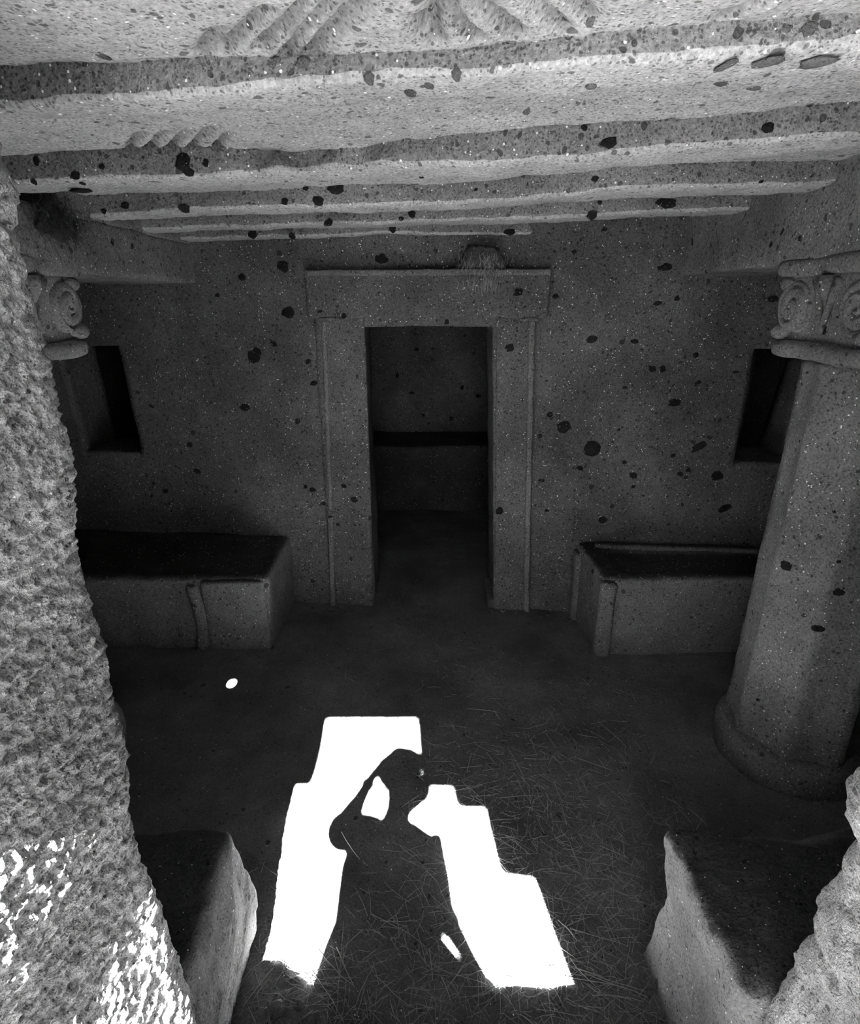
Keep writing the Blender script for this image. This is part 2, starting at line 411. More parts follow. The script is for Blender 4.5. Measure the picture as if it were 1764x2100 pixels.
# ---- architraves over the pillars
def arch(name, x0, x1, zb, label, pocket=False):
    V = []; F = []
    def wp(p):
        return p
    def add(*a, **k):
        v, f = rbox(*a, **k); b = len(V); V.extend(v); F.extend(tuple(i + b for i in q) for q in f)
    am = ((2, .006), (9, .005), (32, .003))
    if not pocket:
        add(x0, x1, .78, 3.62, zb, 2.40, res=.03, r=.012, amp=am)
    else:
        add(x0, x1, .78, 3.62, zb, 2.215, res=.03, r=.012, amp=am)
        add(x0, x1, .78, 2.08, 2.20, 2.40, res=.03, r=.006, amp=am)
        add(x0, x1, 2.37, 3.62, 2.20, 2.40, res=.03, r=.006, amp=am)
        add(x0, x1 - .2, 2.05, 2.42, 2.20, 2.40, res=.04, r=.01, amp=am)
    o = link(name, V, F, M['arch'], kind='structure'); tag(o, label); return o
a1 = arch('trim_1', -1.92, -1.33, 2.0, 'long tufa architrave over the left pillar', True)
a2 = arch('trim_2', 1.335, 1.93, 2.03, 'long tufa architrave over the right pillar')

# ---- side walls and inner chamber
am = ((2, .012), (9, .005))
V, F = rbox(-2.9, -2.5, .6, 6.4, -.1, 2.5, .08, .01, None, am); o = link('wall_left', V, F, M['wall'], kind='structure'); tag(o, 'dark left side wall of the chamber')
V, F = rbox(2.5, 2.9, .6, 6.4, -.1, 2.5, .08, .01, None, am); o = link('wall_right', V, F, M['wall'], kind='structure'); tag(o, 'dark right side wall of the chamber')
V, F = rbox(-2.9, 2.9, 5.98, 6.4, -.1, 2.5, .05, .01, None, am); wall_rear = link('wall_rear', V, F, M['wall'], kind='structure'); tag(wall_rear, 'dim rear wall of the inner chamber seen through the doorway')
V, F = rbox(-1.3, -1.05, 3.7, 6.1, -.1, 2.5, .06, .01, None, am); o = link('wall_inner_left', V, F, M['wall'], kind='structure'); tag(o, 'left partition wall of the inner chamber')
V, F = rbox(1.05, 1.3, 3.7, 6.1, -.1, 2.5, .06, .01, None, am); o = link('wall_inner_right', V, F, M['wall'], kind='structure'); tag(o, 'right partition wall of the inner chamber')
V, F = rbox(-1.3, 1.3, 3.7, 6.1, 2.15, 2.5, .08, .01, None, am); o = link('ceiling_inner', V, F, M['ceil'], kind='structure'); tag(o, 'low ceiling of the inner chamber')

# ---- front wall: thick jambs of the entrance, lintel and stepped masonry outside
def prof_f(px):
    P = sorted([(on_y(u, v, .8).z, on_y(u, v, .8).x) for u, v in px])
    def f(z):
        if z <= P[0][0]: return P[0][1]
        if z >= P[-1][0]: return P[-1][1]
        for a, b in zip(P, P[1:]):
            if a[0] <= z <= b[0]: return a[1] + (b[1] - a[1]) * (z - a[0]) / (b[0] - a[0])
    return f
LX = prof_f([(0, 150), (22, 250), (45, 330), (80, 400), (75, 480), (90, 560), (105, 640), (135, 740), (150, 830), (180, 940), (185, 1080), (200, 1180), (235, 1300), (262, 1420), (290, 1560), (290, 1640), (310, 1720), (345, 1830), (372, 1930), (408, 2050)])
RX = prof_f([(1764, 1480), (1750, 1530), (1728, 1600), (1720, 1660), (1728, 1700), (1715, 1750), (1690, 1790), (1650, 1840), (1630, 1900), (1605, 1960), (1580, 1990), (1545, 2090)])
V = []; F = []
for a in [(.85, 2.9, -.45, .79, -.1, 2.9), (-.7, .9, -.45, .62, 2.62, 2.95), (-.7, .9, .60, .79, 2.42, 2.95)]:
    v, f = rbox(*a, res=.08, r=.02, amp=((2, .01), (9, .005))); b = len(V); V += v; F += [tuple(i + b for i in q) for q in f]
wall_front = link('wall_front', V, F, M['block'], kind='structure'); tag(wall_front, 'thick entrance wall of rough tufa')
V, F = rbox(-2.9, -.62, -.45, .79, -.1, 2.9, .12, .02, None, ((2, .01), (9, .005)))
wl = link('wall_masonry', V, F, M['block'], wall_front)
# a root hole right through the masonry, along which one thin beam of sun gets in
c0 = Vector((-1.056, 2.564, 0)); V, F = tube([c0 - SUN * (c0.y + 1.2) / SUN.y, c0 - SUN * (c0.y - 1.4) / SUN.y], .019, 20)
cut = link('cutter', V, F, M['block']); bmod = wl.modifiers.new('hole', 'BOOLEAN'); bmod.object = cut; bmod.operation = 'DIFFERENCE'; bmod.solver = 'EXACT'
bpy.context.view_layer.update(); nm = bpy.data.meshes.new_from_object(wl.evaluated_get(bpy.context.evaluated_depsgraph_get()))
wl.modifiers.clear(); wl.data = nm; bpy.data.objects.remove(cut)
def jamb(side, X, res, zlo, zhi, label):
    per = []; s = side
    # perimeter in (u, y): u measured from the profile into the rock
    y = -.47
    while y < .74: per.append((0.0, y)); y += (.05 if y < .36 else res)
    for k in range(7):
        a = k / 6 * math.pi / 2; per.append((.05 * (1 - math.cos(a)) if k else 0.0, .74 + .06 * math.sin(a)))
    u = .05 + res
    while u < .16: per.append((u, .80)); u += res
    per += [(.24, .80), (.40, .80), (.40, .2), (.40, -.47)]
    rings = []
    n = steps(zlo, zhi, res)
    for k in range(n + 1):
        z = zlo + (zhi - zlo) * k / n; rg = []
        for u, y in per:
            x0 = X(z) + (-.003 if side > 0 else -.053) * (y - .8)
            x = x0 - u * s
            p = Vector((x, y, z))
            if u < .3:
                q = p.copy(); q.y *= .8
                q.z *= .8
                h = (.010 * noise.noise(q * 3.1) + .0045 * noise.fractal(q * 14, 0.7, 2.1, 2) + .0075 * noise.fractal(q * 75, 0.8, 2.2, 4))
                if side < 0: h = .012 * noise.noise(q * 3.1) + .014 * noise.fractal(q * 13, 0.7, 2.1, 3) + .008 * noise.fractal(q * 48, 0.8, 2.1, 3)
                edge_w = min(1.0, u / .05)
                nrm = Vector((s, .9 * edge_w, 0)).normalized()
                p += nrm * h
            rg.append(p)
        rings.append(rg if s > 0 else rg[::-1])
    V, F = loft(rings)
    F = [f[::-1] for f in F]
    o = link('door_jamb', V, F, M['jamb'], wall_front); tag(o, label)
jamb(1, LX, .0031, .10, 2.64, 'rough pale left jamb of the entrance, flecked with sunlight low down')
jamb(-1, RX, .0075, .10, 2.64, 'rough grey right jamb of the entrance')

# stepped stones of the entrance outside, which cut the edge of the sun patch
YO, YI = -.75, -.47
k = .942
def stone(x0, x1, y0, y1, z0, z1, r=.025, lean=0):
    V, F = rbox(x0, x1, y0, y1, z0, z1, .03, r, lambda p: Vector((p.x - lean * (p.z - z1) * (x1 - p.x) / (x1 - x0), p.y, p.z)), ((4, .006), (16, .004), (40, .002))); return link('stone_block', V, F, M['block'], wall_front)
def zs(yf): return (yf - YO) * k
def xs_(xf, yf): return xf + .053 * (yf - YO)
stone(-.80, 1.3, YO, YI, zs(2.265), zs(2.265) + .3)                       # outer lintel
stone(-.80, xs_(-.500, 2.05) , YO, YI, zs(1.852), zs(2.265) + .01)        # left corbel
stone(xs_(-.060, 2.17), 1.2, YO, YI, zs(1.84), zs(2.265) + .01)          # right corbels, each lower one set back
stone(xs_(.092, 1.80), 1.2, YO, YI, zs(1.73), zs(1.84) + .03, .035)
stone(xs_(.215, 1.58), 1.2, YO, YI, zs(1.425), zs(1.73) + .03, .045, .08)
stone(xs_(.352, 1.40), 1.2, YO, YI, 1.2, zs(1.425) + .05, .05, .13)
stone(-1.3, -.56, YO, YI, -.1, zs(1.852) + .01)
# threshold and outside
V, F = rbox(-.75, .95, -.75, .80, -.1, .312, .03, .02, lambda p: Vector((p.x, p.y + .0 * p.x, p.z + (.075 * min(1, max(0, (-.28 - p.x) / .14)) if p.z > .2 and p.y > .4 else 0))), ((3, .008), (14, .005))); o = link('trim_3', V, F, M['outside'], kind='structure'); tag(o, 'raised stone threshold of the entrance')
sheet('outside_ground', rng(-6, 6, .25), rng(-9, -.7, .25), lambda x, y: .29 + .02 * noise.noise(Vector((x, y, 3))) + max(0, -y - 3) * .12, M['outside'])
V, F = rbox(-2.4, -1.0, -5, -.7, -.1, 1.7, .15, .05, None, ((1, .05), (5, .02))); o = link('wall_outer_left', V, F, M['block'], kind='structure')
V, F = rbox(1.3, 2.6, -5, -.7, -.1, 1.7, .15, .05, None, ((1, .05), (5, .02))); o = link('wall_outer_right', V, F, M['block'], kind='structure')

# ================================================================ THINGS
# ---- pillars
def octo(cx, cy, r, z, rot=R(22.5), flute=0.0):
    pts = []
    for i in range(8):
        a0 = rot + i * math.pi / 4; a1 = a0 + math.pi / 4
        p0 = Vector((cx + r * math.cos(a0), cy + r * math.sin(a0), z)); p1 = Vector((cx + r * math.cos(a1), cy + r * math.sin(a1), z))
        for t in range(6):
            u = t / 6; q = p0.lerp(p1, u); f = flute * math.sin(math.pi * u)
            d = Vector((cx - q.x, cy - q.y, 0)).normalized(); pts.append(q + d * f)
    return pts
def pillar(cx, cy, label, seed, k=1.0):
    root = empty('stone_pillar', (cx, cy, 0)); tag(root, label, 'pillar', 'carved pillars carrying the ceiling')
    def ch(name, V, F, m=M['pillar'], parent=root):
        return link(name, [Vector(v) - Vector((cx, cy, 0)) for v in V], F, m, parent)
    amp = ((3, .005), (12, .004), (36, .0025))
    zn = rng(.10, 1.70, .02); rings = []
    for z in zn:
        t = z / 1.7; r = (.272 - .018 * t) * k
        rings.append([p + nvec(p + Vector((seed, 0, 0)), amp) for p in octo(cx, cy, r, z, R(7.4), .010)])
    ch('shaft', *loft(rings))
    rings = []
    for z, r in [(-.05, .30), (0, .302), (.04, .306), (.08, .304), (.11, .296), (.125, .28), (.13, .262), (.132, .2)]:
        rg = []
        for i in range(64):
            a = 2 * math.pi * i / 64; p = Vector((cx + r * k * math.cos(a), cy + r * k * math.sin(a), z)); rg.append(p + nvec(p, ((4, .006), (15, .005))))
        rings.append(rg)
    ch('base', *loft(rings))
    # necking, core and abacus of the capital
    ch('necking', *rbox(cx - .275, cx + .275, cy - .275, cy + .275, 1.70, 1.765, .02, .028, None, ((5, .006), (18, .004))))
    def core(p):
        t = (p.z - 1.76) / .24; s = .86 + .10 * t
        return Vector((cx + (p.x - cx) * s, cy + (p.y - cy) * s, p.z))
    cap = ch('capital', *rbox(cx - .285, cx + .285, cy - .285, cy + .285, 1.755, 2.0, .02, .02, core, ((5, .006), (18, .004))))
    ch('abacus', *rbox(cx - .292, cx + .292, cy - .292, cy + .292, 1.988, 2.052, .02, .022, None, ((5, .005), (18, .004), (40, .002))))
    # volutes: a disc in relief whose surface is cut by a spiral groove
    def volute(c, ux, nrm, rad, hand, dep=.042):
        uz = Vector((0, 0, 1)); V = []; F = []; nr_, na = 16, 56
        for i in range(nr_ + 1):
            rr = rad * i / nr_
            for j in range(na):
                a = 2 * math.pi * j / na
                h = dep * (1 - (i / nr_) ** 6) ** .5 if i < nr_ else -.03
                ph = (rr / rad) * 2.3 - hand * (a / (2 * math.pi)) + .1
                g = abs((ph % 1.0) - .5) * 2
                if i < nr_: h -= .020 * max(0, 1 - (1 - g) / .32) * (1 if i > 2 else .0)
                if i <= 1: h -= .018
                p = c + ux * (rr * math.cos(a)) + uz * (rr * math.sin(a)) + nrm * h
                V.append(p + nvec(p, ((8, .005), (30, .0025))))
        for i in range(nr_):
            for j in range(na):
                a = i * na + j; b = i * na + (j + 1) % na; F.append((a, b, b + na, a + na))
        o = ch('volute', V, F); return o
    for nx_, ny_ in ((-1, 0), (1, 0), (0, -1), (0, 1)):
        nrm = Vector((nx_, ny_, 0)); ux = Vector((-ny_, nx_, 0))
        fc = Vector((cx, cy, 0)) + nrm * .245
        for s in (-1, 1):
            volute(fc + ux * (.175 * s) + Vector((0, 0, 1.885)), ux, nrm, .098, s)
            V, F = [], []
            p = fc + ux * (.235 * s) + nrm * .018
            # lobes that roll round the corner below and above the volute
            for zc, rr in ((1.795, .030), (1.965, .026)):
                q = p + Vector((0, 0, zc))
                tube([q - ux * (.05 * s), q, q + ux * (.022 * s), q + ux * (.038 * s)], [rr * .5, rr, rr * .95, rr * .4], 10, V, F)
            ch('corner_lobe', V, F)
        V, F = [], []
        for s in (-1, 1):
            q = fc + nrm * .022
            tube([q + ux * (.004 * s) + Vector((0, 0, 1.80)), q + ux * (.022 * s) + Vector((0, 0, 1.87)), q + ux * (.035 * s) + Vector((0, 0, 1.93)), q + ux * (.06 * s) + Vector((0, 0, 1.975))], [.010, .012, .016, .020], 8, V, F)
        tube([fc + nrm * .02 + Vector((0, 0, 1.90)), fc + nrm * .03 + Vector((0, 0, 1.945)), fc + nrm * .03 + Vector((0, 0, 1.985))], [.006, .026, .03], 10, V, F)
        ch('palmette', V, F)
    return root
pillar(1.62, 2.10, 'faceted tufa pillar on a round base with a carved volute capital, at the right', 3)
pillar(-1.62, 2.10, 'left tufa pillar, only its volute capital showing beside the entrance jamb', 11, .72)

# ---- funerary beds
def bed_left():
    root = empty('funerary_bed', (-1.6, 3.2, 0)); tag(root, 'tufa funerary bed with one carved leg, against the back wall left of the doorway', 'stone bed', 'rock-cut beds in the chamber')
    ch = lambda n, V, F: link(n, [Vector(v) - root.location for v in V], F, M['bed'], root)
    def wp(p):
        t = (p.y - 2.92) / .6; y = 2.92 + t * (WY(p.x) + .02 - 2.92)
        x = p.x + (-.025 * (1 - t) if p.x > -1.2 else 0) * 0
        z = p.z
        z -= .030 * (1 - t) * min(max((p.z - .1) / .35, 0), 1)
        if 1:
            # sunken bed surface inside a raised rim
            m = min(max((-.99 - p.x) / .06, 0), 1) * min(max((p.y - 2.98) / .05, 0), 1) * min(max((3.46 - p.y) / .05, 0), 1)
            if p.z > .45: z -= .018 * m
        x += .02 * (p.z - .3)
        return Vector((x, y, z))
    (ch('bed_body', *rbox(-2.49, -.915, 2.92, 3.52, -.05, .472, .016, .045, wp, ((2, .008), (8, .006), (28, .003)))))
    ch('bed_leg', *rbox(-1.375, -1.305, 2.888, 2.99, -.04, .40, .014, .03, lambda p: Vector((p.x + .02 * math.sin(p.z * 9), p.y, p.z)), ((6, .006), (24, .003))))
    ch('head_panel', *rbox(-1.30, -.93, 2.900, 2.99, -.04, .425, .02, .03, None, ((4, .006), (20, .003))))
    return root
def bed_right():
    root = empty('funerary_bed', (1.6, 3.1, 0)); tag(root, 'tufa funerary bed with a raised back rim, against the back wall behind the right pillar', 'stone bed', 'rock-cut beds in the chamber')
    ch = lambda n, V, F: link(n, [Vector(v) - root.location for v in V], F, M['bed'], root)
    def wp(p):
        yf = 2.86; t = (p.y - yf) / .55; y = yf + t * (WY(p.x) + .02 - yf)
        x = p.x; z = p.z
        x += .03 * (1 - t) * min(max((1.5 - p.x) / .5, 0), 1)
        z -= .02 * (1 - t) * min(max((p.z - .1) / .35, 0), 1)
        if p.z > .45:
            m = min(max((p.x - 1.03) / .06, 0), 1) * min(max((p.y - 2.93) / .05, 0), 1) * min(max((3.30 - p.y) / .04, 0), 1); z -= .025 * m
        return Vector((x, y, z))
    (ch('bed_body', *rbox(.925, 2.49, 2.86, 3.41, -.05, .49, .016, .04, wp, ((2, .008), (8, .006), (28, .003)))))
    ch('bed_leg', *rbox(.945, 1.04, 2.832, 2.93, -.04, .455, .014, .035, None, ((6, .006), (24, .003))))
    ch('bed_leg', *rbox(.905, .98, 3.24, 3.36, -.04, .44, .014, .03, None, ((6, .006), (24, .003))))
    def rim(p): return Vector((p.x, WY(p.x) + p.y, p.z))
    ch('back_rim', *rbox(1.02, 2.5, -.085, -.035, .45, .505, .016, .02, rim, ((4, .004), (20, .002))))
    return root
bed_left(); bed_right()
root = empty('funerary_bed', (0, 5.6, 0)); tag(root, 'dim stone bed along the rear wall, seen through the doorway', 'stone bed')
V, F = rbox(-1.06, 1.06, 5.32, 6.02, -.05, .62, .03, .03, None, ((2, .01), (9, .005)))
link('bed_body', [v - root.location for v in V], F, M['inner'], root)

# ---- broken blocks flanking the entrance
def wp(p):
    return Vector((p.x, p.y, p.z))
def blk_r(p):
    q = p.copy(); t = min(max((1.0 - p.x) / .3, 0), 1)
    q.z += .015 * math.sin(p.y * 9) - .10 * min(max((p.y - 1.16) / .15, 0), 1) * min(max((p.x - .72) / .3, 0), 1)
    q.x += .035 * math.sin((p.z + .1) * 5) * t * (1 if p.x < .9 else 0) - .02 * t
    q.y += .03 * math.sin(p.x * 6)
    return q
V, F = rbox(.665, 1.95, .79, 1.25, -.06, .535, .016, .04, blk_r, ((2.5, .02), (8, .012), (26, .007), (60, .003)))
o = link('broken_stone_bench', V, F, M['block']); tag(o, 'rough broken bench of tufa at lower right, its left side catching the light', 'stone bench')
def blk_l(p):
    q = p.copy(); t = min(max((p.x + .9) / .3, 0), 1)
    q.x += .03 * math.sin((p.z + .05) * 6) * t - .03 * t * min(max((p.y - 1.1) / .15, 0), 1) * min(max((p.z - .2) / .2, 0), 1)
    q.y += .02 * math.sin(p.x * 7)
    return q
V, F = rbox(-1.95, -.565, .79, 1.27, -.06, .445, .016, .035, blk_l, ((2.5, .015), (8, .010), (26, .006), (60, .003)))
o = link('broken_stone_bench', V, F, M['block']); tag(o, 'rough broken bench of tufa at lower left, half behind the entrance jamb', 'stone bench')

# ---- swallow's nest above the door lintel
root = empty('bird_nest', (0.285, WY(.285), 2.11)); tag(root, 'dark mud bird nest trailing dry grass, on the wall above the door lintel', 'nest')
V = []; F = []; rings = []
for i in range(15):
    t = i / 14; z = -.055 + .120 * t
    rx = .112 - .035 * t * t + .01 * math.sin(t * 3); ry = .03 + .075 * math.sin(min(t * 1.25, 1.0) * math.pi / 2)
    rg = []
    for j in range(36):
        a = 2 * math.pi * j / 36; p = Vector((rx * (1.0 + .25 * (1 - t)) * math.cos(a), ry * math.sin(a) + .015, z))
        rg.append(p + nvec(p + Vector((3, 1, 2)), ((12, .014), (30, .010), (80, .005))))
    rings.append(rg)
for t in (.8, .5, .2):                                     # hollow cup
    rings.append([Vector((.09 * t * math.cos(2 * math.pi * j / 36), .08 * t * math.sin(2 * math.pi * j / 36) + .015, .065 - .035 * (1 - t * t))) for j in range(36)])
link('nest_cup', *loft(rings), M['nest'], root)
V = []; F = []
for i in range(260):
    x = random.gauss(0, .07); z = random.uniform(-.10, .045); y = -.075 - random.uniform(0, .03) + abs(x) * .4
    a = random.uniform(-.9, .9) if random.random() < .6 else random.uniform(-.25, .25); l = random.uniform(.02, .06)
    if z < -.05: a *= .4; l *= 1.3
    p = Vector((x, y, z)); d = Vector((math.sin(a), random.uniform(-.3, .3), -math.cos(a))) * l
    tube([p, p + d * .5 + Vector((0, -.006, 0)), p + d], .0007, 3, V, F)
link('nest_grass', V, F, M['straw'], root, kind='stuff')
# ---- dark tangled remains in the pocket of the left architrave
root = empty('old_nest', (-1.33, 2.27, 2.17)); tag(root, 'dark tangled debris clinging below a black hole, top left under the ceiling', 'nest')
V = []; F = []; rings = []
for i in range(9):
    t = i / 8; r = math.sin(t * math.pi / 2)
    rings.append([Vector((.028 * math.cos(t * math.pi / 2) - .004, .13 * r * math.cos(2 * math.pi * j / 30) * (1 - .25 * math.sin(2 * math.pi * j / 30)), .06 * r * math.sin(2 * math.pi * j / 30) - .005)) for j in range(30)])
rings = [[p + nvec(p + Vector((7, 2, 1)), ((16, .030), (45, .016))) for p in rg] for rg in rings][::-1]
link('nest_clump', *loft(rings), M['web'], root)
V = []; F = []
for i in range(520):
    p = Vector((random.uniform(.0, .035), random.gauss(0, .085), random.gauss(-.005, .034))); a = random.uniform(0, 6.28); l = random.uniform(.02, .07)
    d = Vector((random.uniform(0, .3), math.cos(a), math.sin(a))) * l
    tube([p, p + d * .5 + Vector((.008, 0, 0)), p + d], .0007, 3, V, F)
link('nest_grass', V, F, M['web'], root, kind='stuff')

# ---- straw on the floor
def stalk(x, y, l, a, rad, V, F, lift=.004, bend=None):
    n = 5; b = random.uniform(-.25, .25) if bend is None else bend; tilt = random.uniform(0, .12) if l < .12 else random.uniform(0, .05)
    pts = []
    for i in range(n):
        t = i / (n - 1); aa = a + b * t
        px_, py_ = x + math.cos(aa) * l * t, y + math.sin(aa) * l * t
        pts.append(Vector((px_, py_, floor_z(px_, py_) + lift + l * t * tilt)))
    tube(pts, [rad, rad, rad * .9, rad * .8, rad * .5], 3, V, F)
V = []; F = []
cnt = 0
while cnt < 2600:
    x = random.uniform(-.62, 1.05); y = random.uniform(.9, 2.9)
    # thick near the entrance and to the right of the sun patch, thinning inward
    dns = .9 * math.exp(-((y - .95) / .45) ** 2) + .55 * math.exp(-(((x - .45) / .4) ** 2 + ((y - 1.6) / .5) ** 2)) + .03
    if x < -.1 and y > 1.35: dns *= .25
    if 1.17 < y < 2.25 and -.52 < x < (.36 if y < 1.42 else .22 if y < 1.7 else -.05) and not (-.27 < x - (y - 1.2) * .06 < .12 and y < 1.8): continue
    if random.random() > dns: continue
    l = random.choice([.02, .03, .04, .05, .07, .09]) * random.uniform(.7, 1.4)
    stalk(x, y, l, random.uniform(0, 6.283), random.uniform(.0005, .0011), V, F, .003); cnt += 1
o = link('scattered_straw', V, F, M['straw'], kind='stuff'); tag(o, 'short dry straw and grass litter scattered over the earth floor near the entrance', 'straw')
# the long stalks one can pick out
longs = [(1185, 1502, 1228, 1512), (1040, 1530, 1085, 1610), (1085, 1610, 1088, 1650), (943, 1571, 990, 1573), (1025, 1633, 1110, 1628), (960, 1450, 1025, 1460), (1075, 1555, 1128, 1560), (1225, 1470, 1290, 1530),
         (1180, 1550, 1260, 1580), (1010, 1745, 1055, 1800), (780, 1885, 850, 1890), (820, 1730, 905, 1805), (700, 1700, 735, 1760), (760, 1870, 850, 1915), (650, 1945, 720, 2035), (690, 1940, 728, 2035),
         (705, 1880, 690, 2095), (770, 2000, 850, 2075), (755, 1995, 725, 2090), (640, 2000, 700, 2095), (745, 1900, 700, 1945), (905, 2000, 930, 2060), (560, 1995, 495, 2095), (1145, 1880, 1185, 1925),
         (1170, 1900, 1290, 1940), (1160, 2000, 1270, 2020), (1170, 1960, 1230, 2035), (1200, 1990, 1330, 2050), (1320, 2030, 1180, 1985), (1230, 1730, 1290, 1760), (1215, 2040, 1320, 2048), (1270, 1780, 1330, 1800),
         (880, 1940, 890, 2010), (955, 1970, 900, 2050), (1100, 2070, 1200, 2090), (810, 2005, 750, 2060)]
for i, (u0, v0, u1, v1) in enumerate(longs):
    a = on_z(u0, v0, .01); b = on_z(u1, v1, .01); d = b - a
    V = []; F = []
    stalk(0, 0, 1, 0, .1, [], [])
    b0 = Vector((a.x, a.y, floor_z(a.x, a.y)))
    V2, F2 = [], []
    bend = random.uniform(-.15, .15)
    stalk(a.x, a.y, d.length, math.atan2(d.y, d.x) - bend / 2, random.uniform(.0011, .0017), V2, F2, .007, bend)
    o = link('straw_stalk', [v - b0 for v in V2], F2, M['straw']); o.location = b0
    tag(o, 'long dry straw stalk lying on the dark earth floor', 'straw', 'long straw stalks on the floor')

# ---- loose stones
def pebble(name, loc, size, m, seed, sub=2, squash=.6, parent=None):
    bm = bmesh.new(); bmesh.ops.create_icosphere(bm, subdivisions=sub, radius=1)
    for v in bm.verts:
        p = v.co.copy(); v.co = p * (1 + .38 * noise.noise(p * 1.7 + Vector((seed, 0, 0))) + .16 * noise.noise(p * 4 + Vector((seed, 3, 0)))); v.co.z *= squash; v.co *= size
    me = bpy.data.meshes.new(name); bm.to_mesh(me); bm.free(); me.materials.append(m)
    me.polygons.foreach_set('use_smooth', [True] * len(me.polygons))
    o = bpy.data.objects.new(name, me); C.objects.link(o); o.location = loc; return o
peb = [(1195, 1256, .012), (1182, 1251, .009), (1125, 1258, .014), (1150, 1262, .008), (1170, 1268, .010), (1110, 1262, .009), (1055, 1332, .007), (1008, 1240, .012), (1030, 1248, .015)]
for i, (u, v, s) in enumerate(peb):
    p = on_z(u, v, .0); p.y = min(p.y, WY(p.x) - .05); p.z = floor_z(p.x, p.y) + s * .35
    o = pebble('pebble', p, s, M['bed'], i * 3.1); tag(o, 'small loose tufa pebble on the floor at the foot of the right door jamb', 'stone', 'pebbles by the right door jamb')
for i, (x, y, s) in enumerate([(-.42, 1.02, .022), (-.30, 1.0, .018), (-.36, 1.03, .014), (-.46, .97, .022), (-.25, .99, .014), (-.33, .94, .024)]):
    o = pebble('clod', (x, y, floor_z(x, y) + s * .3), s, M['earth'], i * 5.3 + 1); tag(o, 'crumbly earth clod in the straw heap beside the lower left bench', 'clod', 'earth clods by the lower left bench')

# ---- dark scoria inclusions in the rock, each where the photo shows it
bpy.context.view_layer.update()
dg = bpy.context.evaluated_depsgraph_get()
base_pebbles = []
for s in range(5):
    o = pebble('scoria_inclusion', (0, 0, 0), 1.0, M['inclusion'], s * 7.7, 2, .35); base_pebbles.append(o.data); bpy.data.objects.remove(o)
grey_pebbles = []
for d in base_pebbles:
    g = d.copy(); g.materials[0] = M['inclusion_grey']; grey_pebbles.append(g)
def embed(u, v, w, h, rot=0, mesh=None, ok=('wall_back', 'ceiling', 'ceiling_beam', 'trim_1', 'trim_2', 'shaft', 'capital', 'door_lintel', 'jamb_panel', 'funerary_bed', 'bed_body', 'wall_rear'), name='scoria_inclusion'):
    r = ray(u, v).normalized()
    hit, loc, nrm, idx, ob, mt = sc.ray_cast(dg, Vector((0, 0, CAM_H)), r)
    if not hit or ob.name.split('.')[0] not in ok: return
    depth = (loc - Vector((0, 0, CAM_H))).dot(Vector((0, cP, -sP)))
    s = depth / FOC / 2
    cosv = max(.25, abs(nrm.dot(r)))
    q = nrm.to_track_quat('Z', 'Y')
    # keep the long axis along the beds of the rock
    o = bpy.data.objects.new(name, mesh or random.choice(grey_pebbles if (nrm.z < -.5 or v < 200) else base_pebbles)); C.objects.link(o)
    side = Vector((1, 0, 0)); side = (side - nrm * side.dot(nrm)).normalized(); up = nrm.cross(side)
    mw = Matrix((side, up, nrm)).transposed().to_4x4()
    sx = w * s; sy = h * s / (cosv if abs(nrm.z) > .5 else 1)
    mw = Matrix.Translation(loc - nrm * min(sx, sy) * .12) @ mw @ Matrix.Rotation(R(rot), 4, 'Z') @ Matrix.Diagonal((sx, sy, min(sx, sy) * (.55 if abs(nrm.z) > .5 else .7), 1))
    o.parent = ob; o.matrix_parent_inverse = ob.matrix_world.inverted(); o.matrix_world = mw
